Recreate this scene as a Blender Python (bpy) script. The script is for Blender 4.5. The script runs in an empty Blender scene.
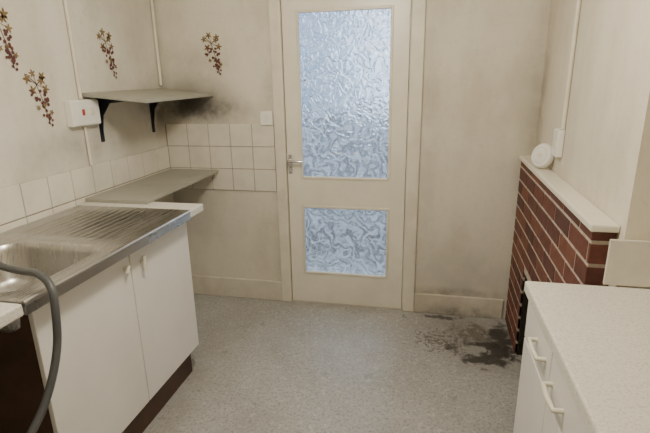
import bpy, bmesh, math, random
from mathutils import Vector, Matrix
random.seed(7)
S=bpy.context.scene
# ------------------------------------------------------------------ materials
def new_mat(name):
    m=bpy.data.materials.new(name); m.use_nodes=True
    nt=m.node_tree; b=nt.nodes['Principled BSDF']
    return m,nt,b
def tc(nt):
    n=nt.nodes.get('TC')
    if not n:
        n=nt.nodes.new('ShaderNodeTexCoord'); n.name='TC'
    return n.outputs['Object']
def noise(nt,scale,detail=4,rough=.6,stretch=None,off=None,dist=0):
    n=nt.nodes.new('ShaderNodeTexNoise'); n.inputs['Scale'].default_value=scale
    n.inputs['Detail'].default_value=detail; n.inputs['Roughness'].default_value=rough
    n.inputs['Distortion'].default_value=dist
    v=tc(nt)
    if stretch or off:
        mp=nt.nodes.new('ShaderNodeMapping')
        mp.inputs['Scale'].default_value=stretch or (1,1,1)
        mp.inputs['Location'].default_value=off or (0,0,0)
        nt.links.new(v,mp.inputs['Vector']); v=mp.outputs['Vector']
    nt.links.new(v,n.inputs['Vector'])
    return n.outputs['Fac']
def maprange(nt,s,a,b,c=0.,d=1.):
    n=nt.nodes.new('ShaderNodeMapRange'); n.clamp=True
    n.interpolation_type='SMOOTHSTEP'
    n.inputs['From Min'].default_value=a;n.inputs['From Max'].default_value=b
    n.inputs['To Min'].default_value=c;n.inputs['To Max'].default_value=d
    nt.links.new(s,n.inputs['Value']); return n.outputs['Result']
def math_(nt,op,a,b):
    n=nt.nodes.new('ShaderNodeMath'); n.operation=op
    for i,x in enumerate((a,b)):
        if isinstance(x,(int,float)): n.inputs[i].default_value=x
        else: nt.links.new(x,n.inputs[i])
    return n.outputs[0]
def mix(nt,fac,c1,c2):
    n=nt.nodes.new('ShaderNodeMix'); n.data_type='RGBA'
    nt.links.new(fac,n.inputs['Factor']) if not isinstance(fac,(int,float)) else setattr(n.inputs['Factor'],'default_value',fac)
    for k,c in ((6,c1),(7,c2)):
        if isinstance(c,tuple): n.inputs[k].default_value=(*c,1)
        else: nt.links.new(c,n.inputs[k])
    return n.outputs[2]
def blob(nt,col,center,scale,color,strength,nscale=12,thr=(.35,.65),stretch=None):
    mp=nt.nodes.new('ShaderNodeMapping'); mp.vector_type='TEXTURE'
    mp.inputs['Location'].default_value=center; mp.inputs['Scale'].default_value=scale
    nt.links.new(tc(nt),mp.inputs['Vector'])
    ln=nt.nodes.new('ShaderNodeVectorMath'); ln.operation='LENGTH'
    nt.links.new(mp.outputs['Vector'],ln.inputs[0])
    f=maprange(nt,ln.outputs['Value'],0.0,1.0,1.,0.)
    if nscale:
        nn=maprange(nt,noise(nt,nscale,8,.7,stretch,dist=.4),.25,.75)
        f2=maprange(nt,math_(nt,'ADD',f,nn),thr[0]+.5,thr[1]+.5)
        f=math_(nt,'MULTIPLY',f2,maprange(nt,f,0,.25))
    f=math_(nt,'MULTIPLY',f,strength)
    return mix(nt,f,col,color)
def soft(nt,col,center,scale,color,strength,nscale=5,lo=.25):
    """soft smoky stain: smooth falloff modulated by gentle noise"""
    mp=nt.nodes.new('ShaderNodeMapping'); mp.vector_type='TEXTURE'
    mp.inputs['Location'].default_value=center; mp.inputs['Scale'].default_value=scale
    nt.links.new(tc(nt),mp.inputs['Vector'])
    ln=nt.nodes.new('ShaderNodeVectorMath'); ln.operation='LENGTH'
    nt.links.new(mp.outputs['Vector'],ln.inputs[0])
    f=maprange(nt,ln.outputs['Value'],0.0,1.0,1.,0.)
    nn=maprange(nt,noise(nt,nscale,6,.6,dist=.3),.3,.7,lo,1.)
    f=math_(nt,'MULTIPLY',math_(nt,'MULTIPLY',f,nn),strength)
    return mix(nt,f,col,color)
def bump(nt,b,h,strength,dist=.002):
    n=nt.nodes.new('ShaderNodeBump'); n.inputs['Strength'].default_value=strength; n.inputs['Distance'].default_value=dist
    nt.links.new(h,n.inputs['Height']); nt.links.new(n.outputs['Normal'],b.inputs['Normal'])
def simple(name,c,rough=.5,metal=0.,var=.12,nscale=9,bm=0.,bscale=80,c2=None,coat=0):
    m,nt,b=new_mat(name)
    n=noise(nt,nscale,5)
    dark=c2 or tuple(x*(1-var*2) for x in c)
    col=mix(nt,maprange(nt,n,.35,.75),c,dark)
    nt.links.new(col,b.inputs['Base Color'])
    b.inputs['Roughness'].default_value=rough; b.inputs['Metallic'].default_value=metal
    if coat: b.inputs['Coat Weight'].default_value=coat
    if bm: bump(nt,b,noise(nt,bscale,3),bm)
    return m
def wall_mat(name,base,dark,blobs=(),softs=()):
    m,nt,b=new_mat(name)
    n1=noise(nt,1.9,6,.62); n2=noise(nt,3.4,6,.65,(1,1,.35),(3,1,2)); n3=noise(nt,34,5,.75)
    f=maprange(nt,math_(nt,'MULTIPLY',math_(nt,'ADD',n1,n2),.5),.42,.62)
    col=mix(nt,math_(nt,'MULTIPLY',f,.80),base,dark)
    col=mix(nt,math_(nt,'MULTIPLY',maprange(nt,n3,.5,.8),.28),col,tuple(x*.6 for x in dark))
    for bl in softs: col=soft(nt,col,*bl)
    for bl in blobs: col=blob(nt,col,*bl)
    nt.links.new(col,b.inputs['Base Color']); b.inputs['Roughness'].default_value=.75
    h=math_(nt,'ADD',noise(nt,70,4,.6),math_(nt,'MULTIPLY',noise(nt,14,3),.8))
    bump(nt,b,h,.4,.003)
    return m
SOOT=(.055,.05,.045); GRIME=(.27,.24,.19)
CREAM=(.71,.67,.575); CREAMD=(.57,.525,.43)
M_back=wall_mat('plaster_back',CREAM,CREAMD,[
  ((-.62,0,1.34),(.36,.4,.14),SOOT,.60,10,(.25,1.1)),
],[
  ((-.64,0,1.37),(.46,.4,.24),SOOT,.85,6,.55),
  ((-.66,0,1.35),(.28,.3,.13),SOOT,.9,9,.6),
  ((-.40,0,1.32),(.30,.3,.14),SOOT,.6,9),
  ((-.60,0,1.56),(.36,.3,.26),GRIME,.5,5),
  ((-.78,0,.62),(.6,.5,.5),(.47,.455,.41),.7,5),
  ((1.12,0,.24),(.50,.4,.36),(.50,.495,.46),.9,6),
  ((1.10,0,.15),(.50,.4,.06),(.22,.19,.15),.8,12),
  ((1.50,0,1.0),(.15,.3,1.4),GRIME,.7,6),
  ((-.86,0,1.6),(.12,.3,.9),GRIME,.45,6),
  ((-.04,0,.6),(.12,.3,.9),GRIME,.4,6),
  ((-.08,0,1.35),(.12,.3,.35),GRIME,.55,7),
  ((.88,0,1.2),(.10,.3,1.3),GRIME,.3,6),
])
M_left=wall_mat('plaster_left',(.70,.67,.595),(.56,.525,.44),[],[
  ((-.84,-.05,1.35),(.3,.40,.24),SOOT,.85,8,.4),
  ((-.84,-.80,1.20),(.3,.6,.14),GRIME,.55,7),
  ((-.84,-.62,1.32),(.3,.14,.20),GRIME,.6,8),
])
M_right=wall_mat('plaster_right',(.74,.69,.575),(.62,.565,.455),[],[
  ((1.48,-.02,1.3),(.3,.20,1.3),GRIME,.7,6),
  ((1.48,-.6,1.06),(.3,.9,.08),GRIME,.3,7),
])
M_ceil=simple('ceiling_paint',(.78,.75,.68),.8,var=.06)
M_gloss=simple('cream_gloss_paint',(.81,.77,.665),.32,var=.06,nscale=3,bm=.08,bscale=18)
M_frame=simple('cream_frame_paint',(.76,.715,.60),.38,var=.09,nscale=5,bm=.1,bscale=20)
M_skirt=wall_mat('skirting_paint',(.67,.63,.54),(.48,.43,.35),[],[((1.15,0,.0),(.45,.3,.12),SOOT,.8,12)])
M_tile=simple('cream_glazed_tile',(.75,.71,.62),.22,var=.07,nscale=6)
M_grout=simple('grout',(.33,.29,.23),.9,var=.15,nscale=30)
M_white=simple('white_laminate_door',(.81,.79,.75),.38,var=.04,nscale=3)
M_edge=simple('dark_edge',(.05,.035,.025),.6)
M_plinth=simple('brown_plinth',(.085,.040,.022),.5,var=.25,nscale=7)
M_knob=simple('ivory_plastic',(.76,.72,.60),.35,var=.03)
M_shelf=simple('grey_green_shelf',(.36,.355,.30),.45,var=.08,nscale=5)
M_brk=simple('dark_steel_bracket',(.012,.016,.03),.45,.3)
M_plast=simple('white_plastic',(.84,.83,.78),.35,var=.04)
M_red=simple('red_plastic',(.45,.05,.03),.4)
M_chrome=simple('chrome',(.72,.72,.72),.22,1.,var=.05)
M_hose=simple('grey_hose_rubber',(.085,.09,.095),.45,var=.1,bm=.2,bscale=60)
M_soot=simple('sooted_brick',(.02,.014,.011),.9,var=.3,nscale=20)
M_pipe=simple('painted_conduit',(.74,.70,.59),.45,var=.06)
M_grapes=simple('grape_print',(.13,.045,.04),.6,var=.3,nscale=60)
M_leaf=simple('leaf_print',(.24,.16,.07),.6,var=.3,nscale=50)
M_stem=simple('stem_print',(.10,.06,.03),.6)
def steel():
    m,nt,b=new_mat('brushed_stainless')
    n=noise(nt,6,5,.6,(40,1,1)); n2=noise(nt,5,4)
    nt.links.new(mix(nt,n2,(.60,.59,.57),(.46,.45,.43)),b.inputs['Base Color'])
    b.inputs['Metallic'].default_value=1.
    nt.links.new(maprange(nt,n,.3,.7,.24,.38),b.inputs['Roughness'])
    return m
M_steel=steel()
def worktop():
    m,nt,b=new_mat('speckled_laminate')
    n=noise(nt,160,3,.7); n2=noise(nt,55,4,.7); n3=noise(nt,3,3)
    c=mix(nt,maprange(nt,n,.45,.68),(.74,.72,.66),(.56,.54,.48))
    c=mix(nt,math_(nt,'MULTIPLY',maprange(nt,n2,.5,.72),.3),c,(.86,.84,.79))
    c=mix(nt,math_(nt,'MULTIPLY',n3,.12),c,(.48,.44,.34))
    nt.links.new(c,b.inputs['Base Color']); b.inputs['Roughness'].default_value=.42
    bump(nt,b,n2,.12,.001); return m
M_work=worktop()
def floor_mat():
    m,nt,b=new_mat('vinyl_floor')
    n1=noise(nt,1.6,6,.6); n2=noise(nt,75,3,.75); n3=noise(nt,34,4,.7); n4=noise(nt,6,6,.7)
    c=mix(nt,maprange(nt,n1,.35,.7),(.44,.44,.43),(.355,.35,.335))
    c=mix(nt,math_(nt,'MULTIPLY',maprange(nt,n2,.50,.60),.6),c,(.20,.195,.185))
    c=mix(nt,math_(nt,'MULTIPLY',maprange(nt,n3,.53,.66),.5),c,(.62,.62,.60))
    c=mix(nt,math_(nt,'MULTIPLY',maprange(nt,n4,.56,.75),.35),c,(.20,.18,.15))
    D=(.028,.026,.024); R=(.10,.082,.065)
    c=soft(nt,c,(1.22,-.32,0),(.42,.46,.5),(.17,.15,.13),.9,6,.45)
    c=blob(nt,c,(1.22,-.22,0),(.34,.26,.5),R,.75,16,(.50,.95))
    c=blob(nt,c,(1.24,-.43,0),(.30,.24,.3),D,.92,11,(.28,.70))
    c=blob(nt,c,(1.36,-.25,0),(.14,.32,.3),D,.9,12,(.3,.8))
    c=blob(nt,c,(1.02,-.06,0),(.26,.06,.3),D,.8,18,(.45,.85))
    c=blob(nt,c,(1.17,-.42,0),(.18,.09,.3),(.34,.335,.32),.85,12,(.35,.70))
    c=blob(nt,c,(1.0,-.36,0),(.55,.42,.5),R,.8,46,(.92,1.05))
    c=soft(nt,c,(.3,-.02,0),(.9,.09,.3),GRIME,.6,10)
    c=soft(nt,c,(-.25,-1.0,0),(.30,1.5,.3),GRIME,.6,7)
    nt.links.new(c,b.inputs['Base Color'])
    nt.links.new(maprange(nt,n4,.3,.7,.26,.44),b.inputs['Roughness'])
    bump(nt,b,n3,.12,.0015); return m
M_floor=floor_mat()
def brick_mat(i,c):
    return simple('red_brick_%d'%i,c,.75,var=.18,nscale=22,bm=.5,bscale=90)
M_br=[brick_mat(0,(.155,.050,.034)),brick_mat(1,(.125,.042,.030)),brick_mat(2,(.19,.066,.040)),brick_mat(3,(.10,.036,.028))]
M_mortar=simple('mortar',(.56,.49,.41),.9,var=.2,nscale=30,bm=.5)
def glass_mat():
    m=bpy.data.materials.new('obscured_glass'); m.use_nodes=True; nt=m.node_tree
    for n in list(nt.nodes):
        if n.type!='OUTPUT_MATERIAL': nt.nodes.remove(n)
    out=[n for n in nt.nodes if n.type=='OUTPUT_MATERIAL'][0]
    w=nt.nodes.new('ShaderNodeTexWave'); w.wave_type='BANDS'; w.bands_direction='DIAGONAL'
    w.inputs['Scale'].default_value=5.; w.inputs['Distortion'].default_value=22.; w.inputs['Detail'].default_value=2.5
    w.inputs['Detail Scale'].default_value=1.6; w.inputs['Detail Roughness'].default_value=.55
    nt.links.new(tc(nt),w.inputs['Vector'])
    v=nt.nodes.new('ShaderNodeTexVoronoi'); v.feature='DISTANCE_TO_EDGE'; v.inputs['Scale'].default_value=10
    nz=nt.nodes.new('ShaderNodeTexNoise'); nz.inputs['Scale'].default_value=5; nz.inputs['Detail'].default_value=2
    nt.links.new(tc(nt),nz.inputs['Vector'])
    mx=nt.nodes.new('ShaderNodeMix'); mx.data_type='VECTOR'; mx.inputs['Factor'].default_value=.42
    nt.links.new(tc(nt),mx.inputs[4]); nt.links.new(nz.outputs['Color'],mx.inputs[5])
    nt.links.new(mx.outputs[1],v.inputs['Vector'])
    crease=maprange(nt,v.outputs['Distance'],0.0,.14)
    h=math_(nt,'ADD',math_(nt,'MULTIPLY',crease,.5),math_(nt,'MULTIPLY',w.outputs['Fac'],.40))
    bp=nt.nodes.new('ShaderNodeBump'); bp.inputs['Strength'].default_value=.7; bp.inputs['Distance'].default_value=.016
    nt.links.new(h,bp.inputs['Height'])
    rf=nt.nodes.new('ShaderNodeBsdfRefraction'); rf.inputs['Roughness'].default_value=.24; rf.inputs['IOR'].default_value=1.35
    rf.inputs['Color'].default_value=(.97,.98,1,1)
    tr=nt.nodes.new('ShaderNodeBsdfTranslucent'); tr.inputs['Color'].default_value=(.97,.98,1,1)
    gl=nt.nodes.new('ShaderNodeBsdfGlossy'); gl.inputs['Roughness'].default_value=.15
    for n in (rf,tr,gl): nt.links.new(bp.outputs['Normal'],n.inputs['Normal'])
    m1=nt.nodes.new('ShaderNodeMixShader')
    nt.links.new(maprange(nt,w.outputs['Fac'],0.0,1.,.38,.12),m1.inputs[0])
    nt.links.new(rf.outputs[0],m1.inputs[1]); nt.links.new(tr.outputs[0],m1.inputs[2])
    m2=nt.nodes.new('ShaderNodeMixShader'); m2.inputs[0].default_value=.05
    nt.links.new(m1.outputs[0],m2.inputs[1]); nt.links.new(gl.outputs[0],m2.inputs[2])
    nt.links.new(m2.outputs[0],out.inputs['Surface']); return m
M_glass=glass_mat()
# ------------------------------------------------------------------ helpers
def skew(v): return Vector((v[0]+.025*v[1],v[1],v[2]))
def obj(name,me,mats,parent=None,bevel=0,smooth=False,seg=2):
    o=bpy.data.objects.new(name,me); S.collection.objects.link(o)
    for m in (mats if isinstance(mats,(list,tuple)) else [mats]): me.materials.append(m)
    if parent: o.parent=parent
    if bevel:
        b=o.modifiers.new('bevel','BEVEL'); b.width=bevel; b.segments=seg; b.limit_method='ANGLE'; b.angle_limit=.6
    if smooth:
        for p in me.polygons: p.use_smooth=True
    return o
def boxes(name,lst,mats,parent=None,bevel=0,sk=None):
    bm=bmesh.new()
    for b in lst:
        x0,x1,y0,y1,z0,z1=b[:6]; mi=b[6] if len(b)>6 else 0
        vs=[bm.verts.new((x,y,z)) for x in (x0,x1) for y in (y0,y1) for z in (z0,z1)]
        for f in ((0,1,3,2),(4,6,7,5),(0,4,5,1),(2,3,7,6),(0,2,6,4),(1,5,7,3)):
            fc=bm.faces.new([vs[i] for i in f]); fc.material_index=mi
    if sk:
        fn=skew if sk is True else sk
        for v in bm.verts: v.co=fn(v.co)
    bmesh.ops.recalc_face_normals(bm,faces=bm.faces)
    me=bpy.data.meshes.new(name); bm.to_mesh(me); bm.free()
    return obj(name,me,mats,parent,bevel)
def empty(name):
    e=bpy.data.objects.new(name,None); S.collection.objects.link(e); e.empty_display_size=.1; return e
def tube(name,pts,r,mat,parent=None,smooth=True,res=6):
    cu=bpy.data.curves.new(name,'CURVE'); cu.dimensions='3D'; cu.bevel_depth=r; cu.bevel_resolution=4; cu.use_fill_caps=True
    if smooth:
        sp=cu.splines.new('NURBS'); sp.points.add(len(pts)-1)
        for p,c in zip(sp.points,pts): p.co=(*c,1)
        sp.use_endpoint_u=True; sp.order_u=3; sp.resolution_u=res
    else:
        sp=cu.splines.new('POLY'); sp.points.add(len(pts)-1)
        for p,c in zip(sp.points,pts): p.co=(*c,1)
    o=bpy.data.objects.new(name,cu); S.collection.objects.link(o); cu.materials.append(mat)
    dg=bpy.context.evaluated_depsgraph_get(); me=bpy.data.meshes.new_from_object(o.evaluated_get(dg))
    bpy.data.objects.remove(o); me.materials.clear()
    for p in me.polygons: p.use_smooth=True
    return obj(name,me,mat,parent)
def lathe(name,prof,axis_pt,axis,mat,parent=None,n=32):
    a=Vector(axis).normalized(); u=a.orthogonal().normalized(); w=a.cross(u); P=Vector(axis_pt)
    bm=bmesh.new(); rings=[]
    for r,h in prof:
        rings.append([bm.verts.new(P+a*h+(u*math.cos(t)+w*math.sin(t))*max(r,1e-4)) for t in [2*math.pi*i/n for i in range(n)]])
    for A,B in zip(rings,rings[1:]):
        for i in range(n): bm.faces.new((A[i],A[(i+1)%n],B[(i+1)%n],B[i]))
    bm.faces.new(rings[0][::-1]); bm.faces.new(rings[-1])
    bmesh.ops.recalc_face_normals(bm,faces=bm.faces)
    me=bpy.data.meshes.new(name); bm.to_mesh(me); bm.free()
    o=obj(name,me,mat,parent,smooth=True)
    e=o.modifiers.new('es','EDGE_SPLIT'); e.split_angle=.7
    return o
# ------------------------------------------------------------------ room shell
XL=-.84; XR=1.49; H=2.36; YF=-3.7; XE=1.95; YB=-1.42
boxes('wall_back',[(XL-.1,-.005,0,.12,0,H)],M_back)
boxes('wall_back',[(.765,XE+.1,0,.12,0,H)],M_back)
boxes('wall_back',[(-.005,.765,0,.12,2.0,H)],M_back)
boxes('wall_left',[(XL-.1,XL,YF,0,0,H)],M_left)
boxes('wall_right',[(XE,XE+.1,YF,YB,0,H)],M_right)
boxes('wall_front',[(XL-.1,XE+.1,YF-.1,YF,0,H)],M_right)
boxes('floor',[(XL-.1,XE+.1,YF-.1,.12,-.05,0)],M_floor)
boxes('ceiling',[(XL-.1,XE+.1,YF-.1,.12,H,H+.05)],M_ceil)
boxes('wall_chimney_breast',[(XR,XE+.1,YB,0,0,H)],M_right,sk=True)
boxes('baseboard_left',[(XL,-.072,-.018,0,0,.145)],M_skirt,bevel=.005)
boxes('baseboard_right',[(.842,1.40,-.018,0,0,.135)],M_skirt,bevel=.005)
# ------------------------------------------------------------------ door frame + door
fr=empty('trim_door_frame')
boxes('architrave',[(-.072,-.002,-.022,0,0,2.0),(.766,.842,-.022,0,0,2.0),(-.072,.842,-.022,0,2.0,2.07)],M_frame,fr,bevel=.006)
boxes('lining',[(-.005,-.002,-.005,.12,0,2.0),(.762,.765,-.005,.12,0,2.0),(-.005,.765,-.005,.12,1.985,2.0)],M_frame,fr)
boxes('door_stop',[(-.002,.020,.045,.06,0,1.985),(.740,.762,.045,.06,0,1.985),(-.002,.762,.045,.06,1.965,1.985)],M_frame,fr)
boxes('threshold',[(-.002,.762,0.0,.12,0,.006)],M_skirt,fr)
dr=empty('door_1')
g1=(.092,.662,.885,1.89); g2=(.092,.662,.222,.70)
dy0,dy1=0.0,.042
boxes('door_leaf',[(.003,g1[0],dy0,dy1,.008,1.98),(g1[1],.758,dy0,dy1,.008,1.98),
   (g1[0],g1[1],dy0,dy1,.008,g2[2]),(g1[0],g1[1],dy0,dy1,g2[3],g1[2]),(g1[0],g1[1],dy0,dy1,g1[3],1.98)],M_gloss,dr)
bd=[]
for g in (g1,g2):
    a,b,c,d=g; t=.013; y0,y1=dy0-.005,dy0+.014
    bd+=[(a-.004,a+t,y0,y1,c-.004,d+.004),(b-t,b+.004,y0,y1,c-.004,d+.004),(a+t,b-t,y0,y1,c-.004,c+t),(a+t,b-t,y0,y1,d-t,d+.004)]
boxes('glazing_beads',bd,M_frame,dr,bevel=.004)
boxes('upper_glass_pane',[(g1[0],g1[1],.016,.022,g1[2],g1[3])],M_glass,dr)
boxes('lower_glass_pane',[(g2[0],g2[1],.016,.022,g2[2],g2[3])],M_glass,dr)
boxes('handle_plate',[(.010,.036,-.006,.0,.915,1.04)],M_chrome,dr,bevel=.004)
lathe('handle_rose',[(.012,0),(.012,.012),(.009,.014),(.009,.045)],(.023,-.004,1.0),(0,-1,0),M_chrome,dr)
tube('handle_lever',[(.023,-.045,1.0),(.045,-.05,1.0),(.085,-.048,1.002),(.110,-.042,.998)],.008,M_chrome,dr)
lathe('key',[(.005,0),(.005,.012),(.011,.013),(.011,.016)],(.023,-.006,.945),(0,-1,0),M_chrome,dr)
hg=[]
for z in (.25,1.0,1.8): hg.append((.753,.761,-.010,.0,z-.04,z+.04))
boxes('hinges',hg,M_frame,dr,bevel=.003)
# ------------------------------------------------------------------ outside
M_patio=simple('patio_concrete',(.26,.25,.24),.9)
M_fence=simple('backdrop_fence_dark',(.12,.125,.14),.9,var=.2)  # dark tone for the added fence behind the glass
M_backdrop=simple('backdrop_blue_grey',(.34,.42,.54),.9)  # blue-grey of the added block, tints the upper pane
M_panedark=simple('pane_darkener',(.13,.12,.115),.9,var=.2)  # dark colour for the added wall behind the lower pane
boxes('patio_ground',[(-4,5,.13,8,-.06,-.01)],M_patio)
boxes('pane_darkening_wall',[(-1.5,2.5,.95,1.15,-.01,.24),(-1.52,2.52,.93,1.17,.24,.27)],M_panedark)  # added low wall, darkens the view through the lower pane
fb=[]
for i in range(26):
    x=-2.2+i*.21; fb.append((x,x+.19,2.6,2.63,-.01,1.12+.02*(i%3)))
fb+=[(-2.2,3.2,2.64,2.68,.3,.4),(-2.2,3.2,2.64,2.68,.85,.95)]
boxes('glass_backdrop_fence',fb,M_fence)  # added fence, dark against the sky to vary tone in the glass
boxes('glass_backdrop_block',[(-5,-.75,5,8,-.01,5)],M_backdrop)  # added block, makes the left of the upper pane darker and bluer
# ------------------------------------------------------------------ tiles
tl=[]
w=.152;hh=.148
for r in range(3):
    for c in range(5):
        x=XL+.006+c*.1515; z=1.234-(r+1)*hh
        tl.append((x+.0018,x+.1497,-.009,-.001,z+.0018,z+hh-.0018))
e=empty('wall_tiles')
boxes('tiles_back',tl,M_tile,e,bevel=.0025)
boxes('grout_back',[(XL,-.078,-.0060,0,.79,1.232)],M_grout,e)
tl=[]
for c in range(15):
    y=-.010-(c+1)*.152
    for (z0,z1) in ((.938,1.086),(.80,.936)):
        tl.append((XL+.001,XL+.009,y+.0022,y+.1498,z0+.0018,z1-.0018))
boxes('tiles_left',tl,M_tile,e,bevel=.0025)
boxes('grout_left',[(XL,XL+.0060,-2.3,-.01,.80,1.084)],M_grout,e)
# ------------------------------------------------------------------ grape decals
def decal(name,org,uax,seed,scale=1.,flip=1):
    rnd=random.Random(seed); bm=bmesh.new()
    uax=Vector(uax)
    n=Vector((1,0,0)) if abs(uax.y)>.5 else Vector((0,-1,0))
    O=Vector(org)
    def P(u,v,k): return O+uax*(u*flip*scale)+Vector((0,0,v*scale))+n*(.0008+.0005*k)
    def poly(pts,k,mi):
        vs=[bm.verts.new(P(u,v,k)) for u,v in pts]; f=bm.faces.new(vs); f.material_index=mi
    def disc(u,v,r,k,mi,m=12): poly([(u+r*math.cos(2*math.pi*i/m),v+r*math.sin(2*math.pi*i/m)) for i in range(m)],k,mi)
    def leaf(u,v,r,a,k):
        pts=[]
        for i in range(20):
            t=2*math.pi*i/20; rr=r*(.68+.32*math.cos(5*t)); pts.append((u+rr*math.cos(t+a),v+rr*math.sin(t+a)))
        poly(pts,k,1)
    def seg(a,b,w,k):
        d=(Vector(b)-Vector(a))
        if d.length<1e-6: return
        q=Vector((-d.y,d.x)).normalized()*w
        poly([tuple(Vector(a)+q),tuple(Vector(b)+q),tuple(Vector(b)-q),tuple(Vector(a)-q)],k,2)
    path=[(-.055,.115),(-.035,.095),(-.012,.078),(.0,.04),(.012,.0),(.022,-.05),(.034,-.11)]
    for a,b in zip(path,path[1:]): seg(a,b,.002,0)
    for u,v in ((-.055,.095),(-.022,.118),(.022,.088),(-.035,.045),(.040,.05),(.03,.105)):
        leaf(u,v,.020+rnd.random()*.006,rnd.random()*6,1); seg((u,v),(-.005,.07),.0015,0)
    for i in range(24):
        t=rnd.random(); v=.045-.125*t; wd=.036*(1-t*.7)
        disc(.008+.02*t+rnd.uniform(-wd,wd),v,.0070+rnd.random()*.002,2+i*.1,0)
    for i in range(8):
        disc(rnd.uniform(-.052,-.015),rnd.uniform(.0,.05),.0065,6+i*.1,0)
    for u,v in ((.03,-.085),(.040,-.112),(.024,-.10),(.0,-.065),(.046,-.09)): disc(u,v,.0065,8,0)
    leaf(.048,-.055,.015,1,9); leaf(-.022,-.03,.014,2,9); leaf(.012,-.02,.012,3,9.3)
    bmesh.ops.recalc_face_normals(bm,faces=bm.faces)
    me=bpy.data.meshes.new(name); bm.to_mesh(me); bm.free()
    return obj(name,me,[M_grapes,M_leaf,M_stem])
decal('grape_wall_decal',(XL,-.50,1.64),(0,1,0),1)
decal('grape_wall_decal',(XL,-1.02,1.425),(0,1,0),2)
decal('grape_wall_decal',(XL,-1.16,1.67),(0,1,0),3)
decal('grape_wall_decal',(-.455,0,1.655),(1,0,0),4)
# ------------------------------------------------------------------ conduits & electrics
tube('conduit_pipe',[(XL+.010,-.775,H-.01),(XL+.010,-.775,1.425)],.009,M_pipe,smooth=False)
tube('conduit_pipe',[(XL+.010,-.775,1.285),(XL+.010,-.775,1.087)],.008,M_pipe,smooth=False)
tube('conduit_pipe',[(XL+.012,-.02,H-.01),(XL+.012,-.02,1.48)],.010,M_pipe,smooth=False)
e=empty('cooker_switch_box')
boxes('box_body',[(XL,XL+.040,-.885,-.69,1.292,1.42)],M_plast,e,bevel=.006)
boxes('face_plate',[(XL+.040,XL+.047,-.88,-.695,1.297,1.415)],M_plast,e,bevel=.003)
boxes('red_switch',[(XL+.047,XL+.053,-.825,-.810,1.345,1.375)],M_red,e,bevel=.002)
boxes('white_switch',[(XL+.047,XL+.052,-.765,-.74,1.345,1.38)],M_knob,e,bevel=.002)
e=empty('light_switch')
boxes('switch_plate',[(-.162,-.078,-.024,0,1.225,1.312)],M_plast,e,bevel=.006)
boxes('rocker',[(-.129,-.111,-.032,-.024,1.253,1.284)],M_plast,e,bevel=.002)
# ------------------------------------------------------------------ upper shelf (sags away from the wall)
e=empty('wall_shelf')
zs=1.462
def sag(v): return Vector((v[0],v[1],v[2]-.10*(v[0]-XL)+.012*v[1]))
boxes('shelf_board',[(XL+.001,-.475,-.76,-.001,zs-.018,zs)],[M_shelf],e,bevel=.002,sk=sag)
def bracket(y,nm):
    x0=XL; zt=zs-.0195
    boxes(nm+'_wall_leg',[(x0,x0+.006,y-.013,y+.013,zt-.25,zt-.01)],M_brk,e,bevel=.001)
    boxes(nm+'_arm',[(x0+.006,x0+.22,y-.012,y+.012,zt-.007,zt-.001)],M_brk,e,bevel=.001,sk=sag)
    bm=bmesh.new(); P=[(0,-.225),(.0,-.01),(.17,-.014),(.07,-.032),(.022,-.10)]
    A=[bm.verts.new(sag((x0+.005+u,y-.003,zt+v))) for u,v in P]; B=[bm.verts.new(sag((x0+.005+u,y+.003,zt+v))) for u,v in P]
    bm.faces.new(A); bm.faces.new(B[::-1])
    for i in range(5): bm.faces.new((A[i],B[i],B[(i+1)%5],A[(i+1)%5]))
    bmesh.ops.recalc_face_normals(bm,faces=bm.faces)
    me=bpy.data.meshes.new(nm+'_gusset'); bm.to_mesh(me); bm.free(); obj(nm+'_gusset',me,M_brk,e)
bracket(-.645,'bracket_1'); bracket(-.15,'bracket_2')
# ------------------------------------------------------------------ lower shelf
e=empty('worktop_extension_shelf')
boxes('board',[(XL+.011,-.478,-.86,-.012,.912,.930)],M_shelf,e,bevel=.002)
boxes('support_batten',[(XL+.010,-.495,-.030,-.010,.885,.911),(XL+.010,XL+.03,-.78,-.031,.885,.911)],M_frame,e)
# ------------------------------------------------------------------ left units
XF=-.255
u=empty('sink_base_cabinet')
Y0,Y1=-1.83,-.89
boxes('carcass',[(XL+.012,XF-.02,Y1-.018,Y1,.15,.872),(XL+.012,XL+.02,Y0+.02,Y1-.02,.15,.872),
                 (XL+.02,XF-.02,Y0+.02,Y1-.02,.15,.168)],M_white,u)
boxes('end_panel',[(XL+.012,XF-.02,Y0,Y0+.018,.0,.872)],M_plinth,u)
boxes('plinth',[(XF-.065,XF-.05,Y0+.02,Y1-.01,0,.149),(XL+.012,XF-.066,Y1-.028,Y1-.012,0,.149)],M_plinth,u)
boxes('top_rail',[(XF-.04,XF-.021,Y0+.02,Y1-.02,.80,.872)],M_white,u)
ym=-1.352
boxes('door_far',[(XF-.018,XF,ym+.002,Y1,.165,.868)],M_white,u,bevel=.003)
boxes('door_near',[(XF-.018,XF,Y0,ym-.002,.165,.868)],M_white,u,bevel=.003)
def knob(nm,y,z,L,ang):
    d=Vector((0,math.sin(ang),math.cos(ang)))*L/2; c=Vector((XF+.018,y,z))
    tube(nm,[c-d,c,c+d],.0085,M_knob,u)
    lathe(nm+'_post',[(.006,0),(.006,.02)],(XF,y,z),(1,0,0),M_knob,u,12)
knob('handle_near',-1.395,.80,.030,.5)
knob('handle_far',-1.285,.785,.062,.06)
w=empty('kitchen_worktop')
boxes('worktop_far',[(XL+.010,-.202,-.938,-.80,.874,.911)],M_work,w,bevel=.006)
boxes('worktop_near',[(XL+.010,-.202,-3.2,-1.902,.874,.911)],M_work,w,bevel=.006)
boxes('back_strip',[(XL+.010,XL+.038,-1.90,-.94,.874,.911)],M_work,w)
c2=empty('base_cabinet')
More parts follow.
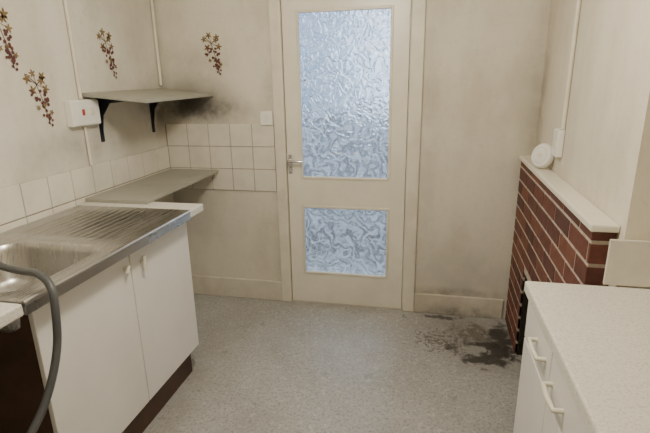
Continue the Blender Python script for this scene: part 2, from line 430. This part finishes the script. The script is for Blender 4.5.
boxes('carcass_near',[(XL+.012,XF,-3.2,-2.6,.15,.873)],M_white,c2,bevel=.003)
boxes('plinth_near',[(XL+.012,XF-.06,-3.2,-2.6,0,.15)],M_plinth,c2)
sk=empty('stainless_sink')
def sink():
    bm=bmesh.new(); zt=.916
    x0,x1=XL+.036,-.207; ya,yb=-1.90,-.94; ys=-1.415
    bx0,bx1,by0,by1=-.69,-.26,-1.87,-1.455
    def rr(cx0,cx1,cy0,cy1,r,z,n=8):
        pts=[]
        for (cx,cy,a0) in ((cx1-r,cy1-r,0),(cx0+r,cy1-r,90),(cx0+r,cy0+r,180),(cx1-r,cy0+r,270)):
            for j in range(n+1):
                a=math.radians(a0+90*j/n); pts.append((cx+r*math.cos(a),cy+r*math.sin(a),z))
        return pts
    n=8
    inner=rr(bx0,bx1,by0,by1,.085,zt,n)
    corners=[(x1,ys),(x0,ys),(x0,ya),(x1,ya)]
    outer=[]
    for k in range(4):
        for j in range(n+1):
            px,py,_=inner[k*(n+1)+j]; cx,cy=corners[k]
            t=j/n
            if k in (0,2):
                p=(cx,py) if t<.5 else (px,cy)
            else:
                p=(px,cy) if t<.5 else (cx,py)
            if j==n//2: p=(cx,cy)
            outer.append((*p,zt))
    loops=[outer,inner,
        rr(bx0+.006,bx1-.006,by0+.006,by1-.006,.080,zt-.006,n),
        rr(bx0+.012,bx1-.012,by0+.012,by1-.012,.078,zt-.03,n),
        rr(bx0+.022,bx1-.022,by0+.022,by1-.022,.075,zt-.13,n),
        rr(bx0+.04,bx1-.04,by0+.04,by1-.04,.06,zt-.155,n),
        rr(bx0+.09,bx1-.09,by0+.09,by1-.09,.04,zt-.162,n)]
    L=[[bm.verts.new(p) for p in lp] for lp in loops]
    m=len(L[0])
    for A,B in zip(L,L[1:]):
        for i in range(m):
            try: bm.faces.new((A[i],A[(i+1)%m],B[(i+1)%m],B[i]))
            except ValueError: pass
    bm.faces.new(L[-1])
    nx,ny=140,20; G=[]
    for j in range(ny+1):
        y=ys+(yb-ys)*j/ny; row=[]
        for i in range(nx+1):
            x=x0+(x1-x0)*i/nx
            inx=max(0,min(1,(x-(x0+.07))/.01))*max(0,min(1,((x1-.07)-x)/.01))
            iny=max(0,min(1,(y-(ys+.02))/.03))*max(0,min(1,((yb-.05)-y)/.03))
            z=zt-.0035*inx*iny*(0.5-0.5*math.cos(2*math.pi*(x-x0)/.036))*1.6
            row.append(bm.verts.new((x,y,z)))
        G.append(row)
    for j in range(ny):
        for i in range(nx): bm.faces.new((G[j][i],G[j][i+1],G[j+1][i+1],G[j+1][i]))
    bmesh.ops.recalc_face_normals(bm,faces=bm.faces)
    me=bpy.data.meshes.new('sink_top'); bm.to_mesh(me); bm.free()
    obj('sink_top',me,M_steel,sk,smooth=True)
    tube('rolled_front_edge',[(x1,ya+.003,zt-.009),(x1,yb-.003,zt-.009)],.009,M_steel,sk,smooth=False)
    boxes('front_lip',[(x1-.004,x1+.007,ya+.003,yb-.003,.872,zt-.010)],M_steel,sk)
    tube('rolled_end_edge',[(x0,yb-.002,zt-.003),(x1,yb-.002,zt-.003)],.003,M_steel,sk,smooth=False)
    tube('rolled_near_edge',[(x0,ya+.002,zt-.003),(x1,ya+.002,zt-.003)],.003,M_steel,sk,smooth=False)
    lathe('plug_hole',[(.04,0),(.04,.003),(.028,.003),(.026,.001)],(-.46,-1.66,zt-.163),(0,0,1),M_chrome,sk)
sink()
tp=empty('sink_tap')
lathe('tap_base',[(.028,0),(.028,.01),(.018,.02),(.016,.09)],(-.755,-1.72,.917),(0,0,1),M_chrome,tp)
tube('tap_spout',[(-.755,-1.72,1.0),(-.74,-1.72,1.09),(-.64,-1.735,1.10),(-.53,-1.745,1.06),(-.47,-1.745,1.003)],.011,M_chrome,tp)
h=empty('washing_machine_hose')
tube('hose_pipe',[(-.47,-1.745,.965),(-.455,-1.745,.950),(-.40,-1.745,.936),(-.32,-1.77,.942),(-.235,-1.80,.958),(-.165,-1.83,.935),(-.150,-1.85,.86),(-.148,-1.87,.75),(-.148,-1.94,.63),(-.155,-2.02,.56),(-.20,-2.13,.42),(-.28,-2.2,.2),(-.38,-2.2,.03),(-.5,-2.15,.014)],.0115,M_hose,h,res=10)
lathe('hose_connector',[(.014,0),(.019,.004),(.019,.035),(.013,.038)],(-.472,-1.745,.990),(.1,0,-1),M_edge,h)
tube('waste_pipe',[(-.50,-1.93,.0),(-.50,-1.93,.55),(-.56,-1.93,.60),(-.80,-1.93,.60)],.02,M_hose,smooth=False)
# ------------------------------------------------------------------ brick fireplace
fp=empty('brick_fireplace')
FX=1.418; ZT=1.030; YN=-1.37
oy0,oy1,oz=-1.05,-.42,.50
boxes('mortar_core',[(FX+.003,XR-.001,oy1,-.019,0,ZT),(FX+.003,XR-.001,YN+.004,oy0,0,ZT),(FX+.003,XR-.001,oy0,oy1,oz,ZT)],M_mortar,fp,sk=True)
boxes('fire_opening',[(XR-.004,XR-.001,oy0,oy1,0,oz),(FX+.012,XR-.005,oy1-.003,oy1-.0002,0,oz),(FX+.012,XR-.005,oy0+.0002,oy0+.003,0,oz)],M_soot,fp,sk=True)
bl=[]
cz=.0765; L=.222
for k in range(14):
    z0=.006+k*cz; z1=min(z0+cz-.013,ZT-.002)
    if z1-z0<.02: continue
    y=-.021+(L/2 if k%2 else 0)
    while y>YN:
        a=min(y,-.021); b=max(y-L+.013,YN)
        segs=[(b,a)]
        if z0<oz:
            segs=[]
            if a>oy1: segs.append((max(b,oy1),a))
            if b<oy0: segs.append((b,min(a,oy0)))
        for (b_,a_) in segs:
            if a_-b_>.012: bl.append((FX,XR-.002,b_,a_,z0,z1,random.choice([0,0,1,1,2,3])))
        y-=L
boxes('bricks',bl,M_br,fp,bevel=.002,sk=True)
boxes('mantel_shelf',[(1.408,XR-.001,-1.385,-.001,1.032,1.056)],M_gloss,fp,bevel=.005,sk=True)
# ------------------------------------------------------------------ things on/over the mantel
e=empty('carbon_monoxide_alarm')
ax=Vector((-.80,-.55,.22)).normalized(); c=Vector((1.442,-.44,1.119))
lathe('alarm_body',[(.056,0),(.060,.006),(.060,.018),(.054,.028),(.034,.032)],c,ax,M_plast,e)
lathe('alarm_button',[(.012,0),(.012,.003)],c+ax*.032,ax,M_knob,e,20)
lathe('alarm_grille',[(.040,0),(.040,.001)],c+ax*.0305,ax,M_pipe,e)
e=empty('fused_spur_box')
boxes('spur_body',[(XR-.030,XR-.001,-.62,-.53,1.14,1.262)],M_plast,e,bevel=.005,sk=True)
boxes('spur_switch',[(XR-.035,XR-.030,-.585,-.565,1.18,1.21)],M_knob,e,sk=True)
x=XR+.025*-.61
tube('conduit_pipe',[(x-.010,-.61,1.265),(x-.010,-.61,H-.01)],.009,M_pipe,smooth=False)
# ------------------------------------------------------------------ right units
r=empty('drawer_base_cabinet')
RX=1.208; HT=.88
boxes('carcass_right',[(RX+.02,XE-.005,YF+.3,-1.445,.15,HT-.037)],M_white,r)
boxes('plinth_right',[(RX+.07,XE-.005,YF+.3,-1.445,0,.15)],M_plinth,r)
fr_=[]
for (a,b) in ((-1.735,-1.437),(-2.235,-1.739),(-2.735,-2.239),(-3.235,-2.739)):
    fr_+=[(RX,RX+.018,a,b,.69,HT-.042),(RX,RX+.018,a,b,.16,.686)]
boxes('fronts',fr_,M_white,r,bevel=.003)
def dh(nm,y,z,L=.10):
    tube(nm,[(RX,y-L/2,z),(RX-.022,y-L/2,z),(RX-.025,y,z),(RX-.022,y+L/2,z),(RX,y+L/2,z)],.007,M_knob,r,smooth=False)
dh('pull_1',-1.64,.765); dh('pull_2',-1.82,.745); dh('pull_3',-2.45,.765)
w=empty('kitchen_worktop')
boxes('worktop_right',[(1.192,XE-.002,YF+.3,YB-.011,HT-.037,HT)],M_work,w,bevel=.006)
tl=[]
xx=1.415
for c in range(4):
    if xx>XE-.03: break
    tl.append((xx,min(xx+.150,XE-.004),YB-.010,YB-.001,HT+.001,HT+.146)); xx+=.152
e=empty('upstand_tiles'); boxes('upstand_tile_row',tl,M_tile,e,bevel=.003)
# ------------------------------------------------------------------ lights
pl=bpy.data.lights.new('ceiling_bulb','POINT'); pl.energy=52; pl.color=(1,.905,.75); pl.shadow_soft_size=.10
o=bpy.data.objects.new('ceiling_bulb',pl); o.location=(.45,-1.62,2.05); S.collection.objects.link(o)
W=bpy.data.worlds.new('sky'); S.world=W; W.use_nodes=True
bg=W.node_tree.nodes['Background']; bg.inputs['Color'].default_value=(.66,.82,1,1); bg.inputs['Strength'].default_value=3.2
# ------------------------------------------------------------------ camera
q=dict(yaw=.2147,pitch=.2837,roll=-.0177)
cyw,syw=math.cos(q['yaw']),math.sin(q['yaw']);cp,sp=math.cos(q['pitch']),math.sin(q['pitch'])
fw=Vector((-syw*cp,cyw*cp,-sp));rt=Vector((cyw,syw,0));up=rt.cross(fw);ro=q['roll']
r2=rt*math.cos(ro)+up*math.sin(ro);u2=-rt*math.sin(ro)+up*math.cos(ro)
cam=bpy.data.cameras.new('camera'); cam.sensor_width=36; cam.lens=463.4081*36/650; cam.clip_start=.02
co=bpy.data.objects.new('camera',cam); S.collection.objects.link(co)
mw=Matrix.Identity(4)
for i in range(3):
    mw[i][0]=r2[i];mw[i][1]=u2[i];mw[i][2]=-fw[i]
mw[0][3],mw[1][3],mw[2][3]=.8694,-2.8644,1.4869
co.matrix_world=mw
S.camera=co
